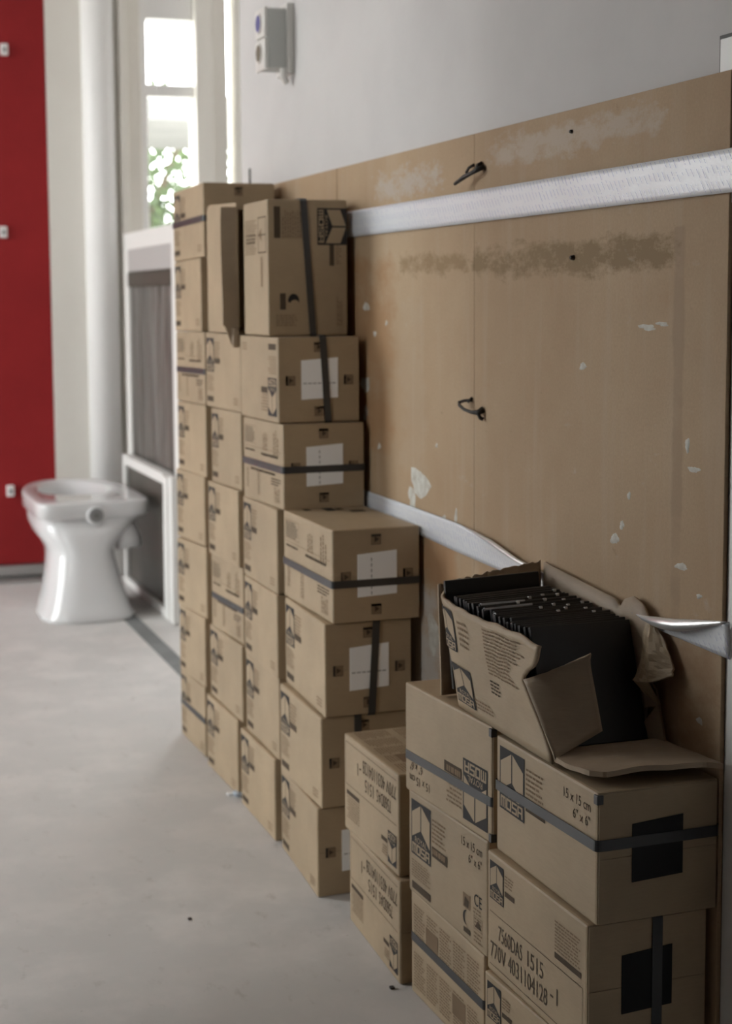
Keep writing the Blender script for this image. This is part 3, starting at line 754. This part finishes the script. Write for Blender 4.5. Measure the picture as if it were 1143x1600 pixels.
# bottom leaf lying out over the front carton
def lying(u, v):
    back = pl([(0, -.158, 1.592), (.35, -.100, 1.612), (1, -.0045, 1.606)], u)
    front = pl([(0, -.157, 1.560), (.12, -.150, 1.517), (.22, -.137, 1.500), (.5, -.09, 1.494), (.86, -.020, 1.484), (1, -.0045, 1.470)], u)
    x, y = lerp(back[0], front[0], v), lerp(back[1], front[1], v)
    z = .4660+.0075*v*min(1, u*2.2)+.0012*wob(x*40, y*40)
    return (x, y, z)
grid_mesh('bottom_leaf', 40, 14, lying, M['card_in'], oc, .0062, False, M['card_edge'])
b = MB()
for k in range(16):
    u = .25+.65*R.random(); v = .25+.6*R.random(); p = lying(u, v); s = R.uniform(.002, .006)
    b.add([(p[0], p[1], p[2]+.0032), (p[0]+s*2.5, p[1]+s*.2, p[2]+.0033), (p[0]+s*2.4, p[1]+s*.5, p[2]+.0033), (p[0]+s*.2, p[1]+s*.4, p[2]+.0033)], [(0, 1, 2, 3)], M['card_edge'])
b.build('scuffs', oc)['kind'] = 'stuff'

# black tiles standing in the carton
def tile_mesh():
    b = MB(); b.box((-.068, -.0032, 0), (.068, .0032, .146), M['tile_black'], .0009)
    me = bpy.data.meshes.new('tile'); me.from_pydata(b.v, [], b.f); me.update(); me.materials.append(M['tile_black'])
    return me
TM = tile_mesh(); NT = 25
rt_ = random.Random(5)
glint_specks = {6: [.045], 8: [.012, .05], 9: [.030], 11: [-.004, .034], 12: [.018, .058], 14: [.044], 15: [-.012, .026], 17: [.012, .052], 18: [.036], 20: [.060]}
NTH = 'first second third fourth fifth sixth seventh eighth ninth tenth eleventh twelfth thirteenth fourteenth fifteenth sixteenth seventeenth eighteenth nineteenth twentieth twenty-first twenty-second twenty-third twenty-fourth'.split()
for i in range(NT):
    k = i/(NT-1)                                    # 0 front, 1 back
    o = bpy.data.objects.new('tile', TM); COL.objects.link(o)
    y = 1.892 if i == NT-1 else lerp(1.624, 1.848, i/(NT-2)); lean = math.radians((-7 if i == NT-1 else lerp(-20, -9, k))+rt_.uniform(-.9, .9))
    o.rotation_euler = (lean, math.radians(lerp(0, -3.0, k)+rt_.uniform(-.9, .9)), math.radians(rt_.uniform(-1.2, 1.2)+lerp(0, -3, k)))
    o.location = (lerp(-.0835, -.0855, k)+rt_.uniform(-.0025, .0025), y, Z0+.0035+(.012 if i == NT-1 else 0)+rt_.uniform(0, .0012)-.010*math.sin(math.pi*k)**2*0)
    where = 'front tile of the row, its whole glazed face in view' if i == 0 else ('back tile of the row, set apart against the carton back' if i == NT-1 else None)
    tag(o, 'square black glazed wall tile, '+where if where else 'black wall tile, %s from the front of the row in the open carton' % NTH[i], 'tile', 'black tiles in the open carton')
    for u in glint_specks.get(i, []):  # white specks painting small reflections on the tile corners
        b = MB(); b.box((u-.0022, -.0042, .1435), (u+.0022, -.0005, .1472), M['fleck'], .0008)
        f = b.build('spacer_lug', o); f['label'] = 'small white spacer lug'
    if i in (13, 16, 10):  # pale strip standing in for light caught along the edge
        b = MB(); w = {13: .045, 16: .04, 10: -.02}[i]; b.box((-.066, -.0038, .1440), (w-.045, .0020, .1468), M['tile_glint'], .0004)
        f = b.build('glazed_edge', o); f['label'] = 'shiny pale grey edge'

# ------------------------------------------------------------------ hardboard sheets on the wall
def sheet(y0, y1, label, lean=0.0):
    t = thing('hardboard_sheet', label, 'board', group='brown sheets covering the lower wall')
    b = MB(); b.box((.0008, y0, .001), (.0068, y1, 1.243), M['board'], .0012); b.build('sheet', t); return t
s1 = sheet(1.4865, 2.1787, 'brown hardboard sheet nearest the camera, behind the open carton')
s2 = sheet(2.1793, 2.8245, 'middle brown hardboard sheet between the two seams, plaster blobs on it')
s3 = sheet(2.8275, 3.50, 'farthest brown hardboard sheet, only its top strip shows above the cartons')
def blob(parent, y, z, ry, rz, seed, name='plaster_smear', mat='plaster'):
    r = random.Random(seed); n = 18; ph = [r.uniform(0, 6.28) for _ in range(4)]
    vs = [(.0002, y, z)]
    for ring_, (s, x) in enumerate(((.7, .0003), (1, .0011))):
        for k in range(n):
            a = 2*math.pi*k/n; q = s*(1+.18*math.sin(2*a+ph[0])+.14*math.sin(3*a+ph[1])+.10*math.sin(5*a+ph[2])+.07*math.sin(8*a+ph[3]))
            vs.append((x-.0003*r.random(), y+ry*q*math.cos(a), z+rz*q*math.sin(a)))
    fs = [(0, 1+k, 1+(k+1) % n) for k in range(n)]+[(1+k, 1+n+k, 1+n+(k+1) % n, 1+(k+1) % n) for k in range(n)]
    b = MB(); b.add(vs, fs, M[mat]); return b.build(name, parent, True)
for i, (y, z, ry, rz) in enumerate(((2.404, .690, .040, .028), (2.440, .660, .018, .02), (2.665, .983, .016, .009), (2.672, .842, .022, .017), (2.672, .79, .012, .014), (2.345, .445, .03, .03),
                                    (2.30, .642, .008, .010), (2.62, .935, .007, .006), (2.33, .76, .005, .004), (2.25, .655, .006, .012), (2.60, .735, .008, .006), (2.56, .955, .006, .005))):
    blob(s2, y, z, ry, rz, i+1)
for i, (y, z, ry, rz) in enumerate(((1.66, .9615, .020, .004), (1.625, .966, .014, .003), (1.825, .908, .010, .005), (1.735, .693, .012, .007), (1.717, .713, .006, .006), (1.55, .800, .012, .004), (1.565, .827, .006, .008), (1.575, .683, .016, .004), (1.53, .51, .006, .005), (1.535, .655, .006, .003), (1.70, .752, .004, .006))):
    blob(s1, y, z, ry, rz, i+31)
b = MB(); b.tube([(.002, 1.853, 1.050), (-.0045, 1.853, 1.050)], [.004, .0025], M['wire'], 8); b.build('nail_hole', s1)
b = MB(); b.tube([(.002, 1.86, 1.214), (-.003, 1.86, 1.214)], [.003, .002], M['wire'], 8); b.build('nail_hole', s1)

# twisted wire ties through the sheets
def tie(name, label, pts_list, rs):
    t = thing(name, label, 'tie', group='wire ties through the hardboard')
    for i, (pts, r) in enumerate(zip(pts_list, rs)):
        b = MB(); b.tube(pts, r, M['wire'], 7); b.build('twisted_shank' if i == 0 else 'wire_end', t, True)
tie('wire_tie', 'bent dark wire tie on the seam above the upper foil tape',
    [[(.000, 2.140, 1.190), (-.007, 2.142, 1.188), (-.013, 2.156, 1.183), (-.017, 2.178, 1.178), (-.020, 2.205, 1.170)], [(.000, 2.148, 1.197), (-.006, 2.150, 1.194), (-.008, 2.152, 1.187)],
     [(.000, 2.178, 1.197), (-.005, 2.186, 1.193), (-.007, 2.192, 1.186)]], [[.0042, .0040, .0030, .0036, .0026], .0030, .0022])
tie('wire_tie', 'bent dark wire tie on the seam at mid height of the sheets',
    [[(.000, 2.140, .830), (-.007, 2.145, .826), (-.012, 2.160, .826), (-.015, 2.182, .829), (-.016, 2.196, .834), (-.013, 2.205, .838), (-.008, 2.196, .841), (.000, 2.186, .842)],
     [(.000, 2.144, .833), (-.009, 2.146, .827), (-.005, 2.142, .818), (-.001, 2.140, .816)], [(.000, 2.184, .846), (-.006, 2.188, .839)]], [[.0040, .0042, .0028, .0024, .0026, .0028, .0024, .0024], .0030, .0022])

# foil tapes
def tape_print(o, fn, y0, y1, dz, seed, dens):
    r = random.Random(seed); b = MB(); L = y1-y0; y = y0
    while y < y1:
        for q in range(3):
            v = 1.02-q*.36+r.uniform(-.03, .03); ln = r.uniform(.012, .019); k = int(ln/.0022)
            for e in range(k):                          # short strokes of a line of small print running down to the near side
                u0 = (y-y0-e*.0022*.62)/L; v0 = v-e*.0022*.80/dz; u1 = u0-.0019*.62/L; v1 = v0-.0019*.80/dz
                if not (0 <= u1 and u0 <= 1 and .02 < v1 and v0 < .98) or r.random() < .10: continue
                p, p2 = fn(u0, v0), fn(u1, v1); h = .00085
                b.add([(p[0]-.0016, p[1]+h, p[2]+h*.6), (p2[0]-.0016, p2[1]+h, p2[2]+h*.6), (p2[0]-.0016, p2[1]-h, p2[2]-h*.6), (p[0]-.0016, p[1]-h, p[2]-h*.6)], [(0, 1, 2, 3)], M['foil_print' if p[1] < 1.95 else 'foil_print_soft'])
        y += dens
    o = b.build('printed_lines', o); o['kind'] = 'stuff'; return o
tp = thing('foil_tape', 'straight silver foil tape with blue print across the upper hardboard', 'tape', group='silver foil tapes')
UY0, UY1 = 1.44, 2.82
def upper(u, v):
    y = lerp(UY0, UY1, u); z = lerp(1.1105, 1.1580, v)
    return (-.0032-.0014*abs(wob(y*9, z*30))-.0008*math.sin(v*math.pi), y, z)
grid_mesh('strip', 90, 8, upper, M['foil'], tp, .0006, True)
tape_print(tp, upper, UY0, UY1, .0475, 3, .0105)
tl = thing('foil_tape', 'sagging silver foil tape peeling off along the lower hardboard', 'tape', group='silver foil tapes')
LT = [(0, .597, .640), (.075, .599, .622), (.14, .600, .612), (.20, .592, .610), (.30, .594, .613), (.42, .597, .624), (.50, .598, .638), (.60, .600, .646), (.75, .606, .648), (1.0, .607, .649)]
LY0, LY1 = 1.462, 2.74
def lower(u, v):
    z0, z1 = pl(LT, u); y = lerp(LY0, LY1, u); k = max(0.0, 1-abs(u-.10)/.12)
    return (-.0034-.0012*abs(wob(y*8, v*2))-.010*k*v*v-.004*max(0, 1-abs(u-.43)/.12)*v, y, lerp(z0, z1, v))
grid_mesh('strip', 80, 8, lower, M['foil'], tl, .0006, True)
def lowp(u, v): return lower(u, v)
tape_print(tl, lower, LY0, LY1, .043, 9, .0105)
def curl_pts(u0, u1, r0, r1, n):
    b = MB(); pts = []; rr = []
    for i in range(n):
        t = i/(n-1); u = lerp(u0, u1, t); p = lower(u, 1.0); r = lerp(r0, r1, math.sin(t*math.pi)) if r0 < r1 else r0
        pts.append((p[0]-r*.4, p[1], p[2]-r*.55)); rr.append(r)
    b.tube(pts, rr, M['foil_back'], 12); return b
curl_pts(.004, .155, .0008, .0075, 20).build('rolled_edge', tl, True)
curl_pts(.36, .58, .0008, .0036, 20).build('rolled_edge', tl, True)

# plastered-in hatch at the upper right edge
b = MB(); b.box((WX-.0020, 1.30, 1.10), (WX+.001, 1.5185, 1.2835), M['caulk']); b.box((WX-.0045, 1.29, 1.10), (WX-.0010, 1.5135, 1.2790), M['white_paint'], .001)
hp = b.build('wall_hatch'); tag(hp, 'white hatch with grey sealed edge above the near hardboard corner', 'hatch')
b = MB(); b.tube([(.0085, 3.452, 1.235), (.004, 3.452, 1.262), (.004, 3.452, 1.292)], .0022, M['wire'], 6)
tag(b.build('wire_stub'), 'thin dark wire standing up behind the topmost far carton', 'wire')

# wall socket
so = thing('wall_socket', 'grey surface-mounted double socket high on the white wall', 'socket')
b = MB(); b.box((-.046, 3.122, 1.468), (WX, 3.190, 1.590), M['socket'], .006); b.build('housing', so)
b = MB(); b.box((-.006, 3.114, 1.458), (WX, 3.198, 1.600), M['socket_face'], .002); b.build('back_plate', so)
b = MB(); b.box((-.052, 3.124, 1.532), (-.044, 3.194, 1.592), M['socket_face'], .003); b.build('cover', so)
b = MB(); b.box((-.052, 3.124, 1.466), (-.044, 3.194, 1.529), M['socket_face'], .003); b.build('cover', so)
for z, mt in ((1.562, 'blue'), (1.502, 'brown')):
    b = MB(); b.tube([(-.0525, 3.162, z), (-.0545, 3.162, z)], .021, M['socket_face'], 20); b.tube([(-.0530, 3.162, z), (-.0551, 3.162, z)], .017, M[mt], 20)
    o = b.build('insert', so); o['label'] = 'dark blue insert' if mt == 'blue' else 'brown insert'
b = MB(); b.tube([(-.012, 3.126, 1.470), (-.012, 3.126, 1.452), (-.004, 3.128, 1.440)], .008, M['socket_face'], 10); b.build('cable_gland', so)

# ------------------------------------------------------------------ toilet pan
def toilet():
    t = thing('toilet_pan', 'white porcelain toilet pan standing free on the pale floor', 'toilet')
    N = 64
    def ringp(cx, hw, yb, yf, z, nb, nf):
        cy = yb+(yf-yb)*.42; out = []
        for k in range(N):
            a = 2*math.pi*k/N; c, s = math.cos(a), math.sin(a); back = s < 0
            n = nb if back else nf; hl = (cy-yb) if back else (yf-cy)
            out.append((cx+hw*math.copysign(abs(c)**(2/n), c), cy+hl*math.copysign(abs(s)**(2/n), s), z))
        return out
    S = [(-.152, .146, 4.762, 5.16, .000, 3.2, 2.4), (-.152, .147, 4.760, 5.16, .012, 3.2, 2.4), (-.152, .140, 4.772, 5.16, .030, 3.2, 2.4), (-.152, .126, 4.790, 5.16, .075, 3.0, 2.4),
         (-.153, .113, 4.812, 5.17, .130, 2.8, 2.4), (-.154, .105, 4.830, 5.19, .180, 2.6, 2.3), (-.154, .104, 4.838, 5.22, .208, 2.6, 2.3), (-.152, .118, 4.842, 5.28, .232, 2.8, 2.2),
         (-.146, .142, 4.848, 5.37, .258, 3.0, 2.1), (-.134, .160, 4.860, 5.46, .284, 3.6, 2.1), (-.124, .168, 4.876, 5.52, .302, 4.4, 2.1), (-.120, .172, 4.882, 5.54, .313, 6, 2.1), (-.120, .173, 4.882, 5.54, .3145, 6, 2.1),
         (-.119, .179, 4.866, 5.560, .3160, 8, 2.2), (-.119, .181, 4.863, 5.570, .319, 9, 2.2), (-.119, .181, 4.862, 5.57, .356, 9, 2.2), (-.119, .180, 4.863, 5.568, .3610, 9, 2.2), (-.119, .177, 4.866, 5.565, .3640, 9, 2.2), (-.119, .172, 4.871, 5.560, .3650, 9, 2.2),
         (-.128, .125, 5.06, 5.50, .366, 2.6, 2.1), (-.128, .115, 5.07, 5.49, .360, 2.5, 2.1), (-.128, .108, 5.08, 5.47, .335, 2.4, 2.1), (-.128, .085, 5.11, 5.42, .26, 2.2, 2.1), (-.128, .05, 5.15, 5.34, .19, 2, 2), (-.128, .02, 5.20, 5.27, .16, 2, 2)]
    vs = []; 
    for q in S: vs += ringp(*q)
    fs = [(i*N+k, i*N+(k+1) % N, (i+1)*N+(k+1) % N, (i+1)*N+k) for i in range(len(S)-1) for k in range(N)]
    fs += [tuple(range(N))[::-1], tuple(range((len(S)-1)*N, len(S)*N))]
    b = MB(); b.add(vs, fs, M['porcelain']); o = b.build('bowl', t, True)
    b = MB(); b.tube([(-.119, 4.885, .323), (-.119, 4.858, .323)], [.033, .031], M['porcelain'], 28); b.build('flush_inlet', t, True)
    b = MB(); b.tube([(-.119, 4.8575, .323), (-.119, 4.8565, .323)], .0235, M['inlet'], 24); b.tube([(-.119, 4.8562, .323), (-.119, 4.8555, .323)], .010, M['caulk'], 16); b.build('inlet_mouth', t)
    b = MB(); b.tube([(-.085, 5.02, .285), (-.045, 4.98, .282), (-.018, 4.955, .268), (-.006, 4.940, .240), (-.003, 4.934, .203)], [.055, .050, .046, .042, .044], M['porcelain'], 24); b.build('outlet_pipe', t, True)
    for sx in (-1, 1):
        b = MB(); b.tube([(-.152+sx*.138, 4.86, .004), (-.152+sx*.138, 4.86, .016)], [.011, .009], M['porcelain'], 12); b.build('foot_lug', t, True)
toilet()

# ------------------------------------------------------------------ leaning panels behind the toilet
tpn = thing('leaning_panel', 'tall white-framed panel wrapped in grey plastic, leaning by the window', 'panel')
XA = .106
def pbox(p, name, y0, y1, z0, z1, x0, x1, mat, bev=.003):
    b = MB(); b.box((x0, y0, z0), (x1, y1, z1), mat, bev); o = b.build(name, p); return o
pbox(tpn, 'frame_stile', 4.675, 4.735, 0, 1.228, XA, XA+.045, M['frame']); pbox(tpn, 'frame_stile', 5.415, 5.485, 0, 1.228, XA, XA+.045, M['frame'])
pbox(tpn, 'frame_rail', 4.735, 5.415, 1.170, 1.228, XA, XA+.045, M['frame']); pbox(tpn, 'frame_rail', 4.735, 5.415, 0, .10, XA, XA+.045, M['frame'])
def wrapf(u, v):
    y = lerp(4.735, 5.415, u); z = lerp(.10, 1.165, v); return (XA+.012+.010*wob(y*6, z*1.6)+.004*wob(y*22, z*3), y, z)
grid_mesh('plastic_wrap', 30, 40, wrapf, M['plastic_wrap'], tpn, .002)
pbox(tpn, 'dark_tape', 4.735, 5.415, 1.042, 1.092, XA-.002, XA+.004, M['tape_dark'], .001)
pbox(tpn, 'paper_strip', 4.735, 5.415, 1.094, 1.170, XA+.000, XA+.003, new_mat('grey_paper', (.42, .40, .39), .7), .001)
lp = thing('leaning_panel', 'low white-framed dark panel leaning in front of the tall wrapped one', 'panel')
def lean_pt(y, s, o): return Vector((.073+.002*s+o, y, .003+s*.455))     # s 0 bottom .. 1 top
def lbar(name, y0, y1, s0, s1, o0, o1, mat):
    b = MB(); vs = [lean_pt(y, s, o) for y in (y0, y1) for s in (s0, s1) for o in (o0, o1)]
    b.add(vs, [(0, 1, 3, 2), (4, 6, 7, 5), (0, 4, 5, 1), (2, 3, 7, 6), (0, 2, 6, 4), (1, 5, 7, 3)], mat); return b.build(name, lp)
Yn, Yf = 4.64, 5.43
lbar('frame_stile', Yn, Yn+.055, 0, 1, 0, .030, M['frame']); lbar('frame_stile', Yn+.058, Yn+.120, 0.0, .985, -.003, .024, M['frame'])
lbar('frame_stile', Yf-.05, Yf, 0, 1, 0, .030, M['frame'])
lbar('frame_rail', Yn+.12, Yf-.05, .93, 1, -.002, .030, M['frame']); lbar('frame_rail', Yn+.12, Yf-.05, 0, .06, -.002, .030, M['frame'])
lbar('dark_infill', Yn+.12, Yf-.05, .06, .93, .010, .020, M['dark_panel'])
lbar('glazing_bead', Yn+.115, Yn+.125, .06, .93, -.004, .012, M['tape_dark'])

# ------------------------------------------------------------------ litter on the floor
b = MB(); b.box((-.178, 2.962, 0), (-.160, 2.984, .009), M['scrap'], .003); b.box((-.190, 2.976, 0), (-.176, 2.990, .005), M['fleck'], .002)
tag(b.build('plastic_scrap'), 'pale blue crumpled scrap on the floor at the foot of the second stack', 'litter')
for (x, y, s, lb) in ((-.190, 2.037, .0035, 'dark crumb on the floor by the near carton corner'), (-.407, 2.388, .003, 'tiny dark crumb on the bare floor left of the four-high stack')):
    b = MB(); b.box((x-s, y-s, 0), (x+s, y+s*1.3, s), M['crumb'], s*.4); tag(b.build('crumb'), lb, 'litter')
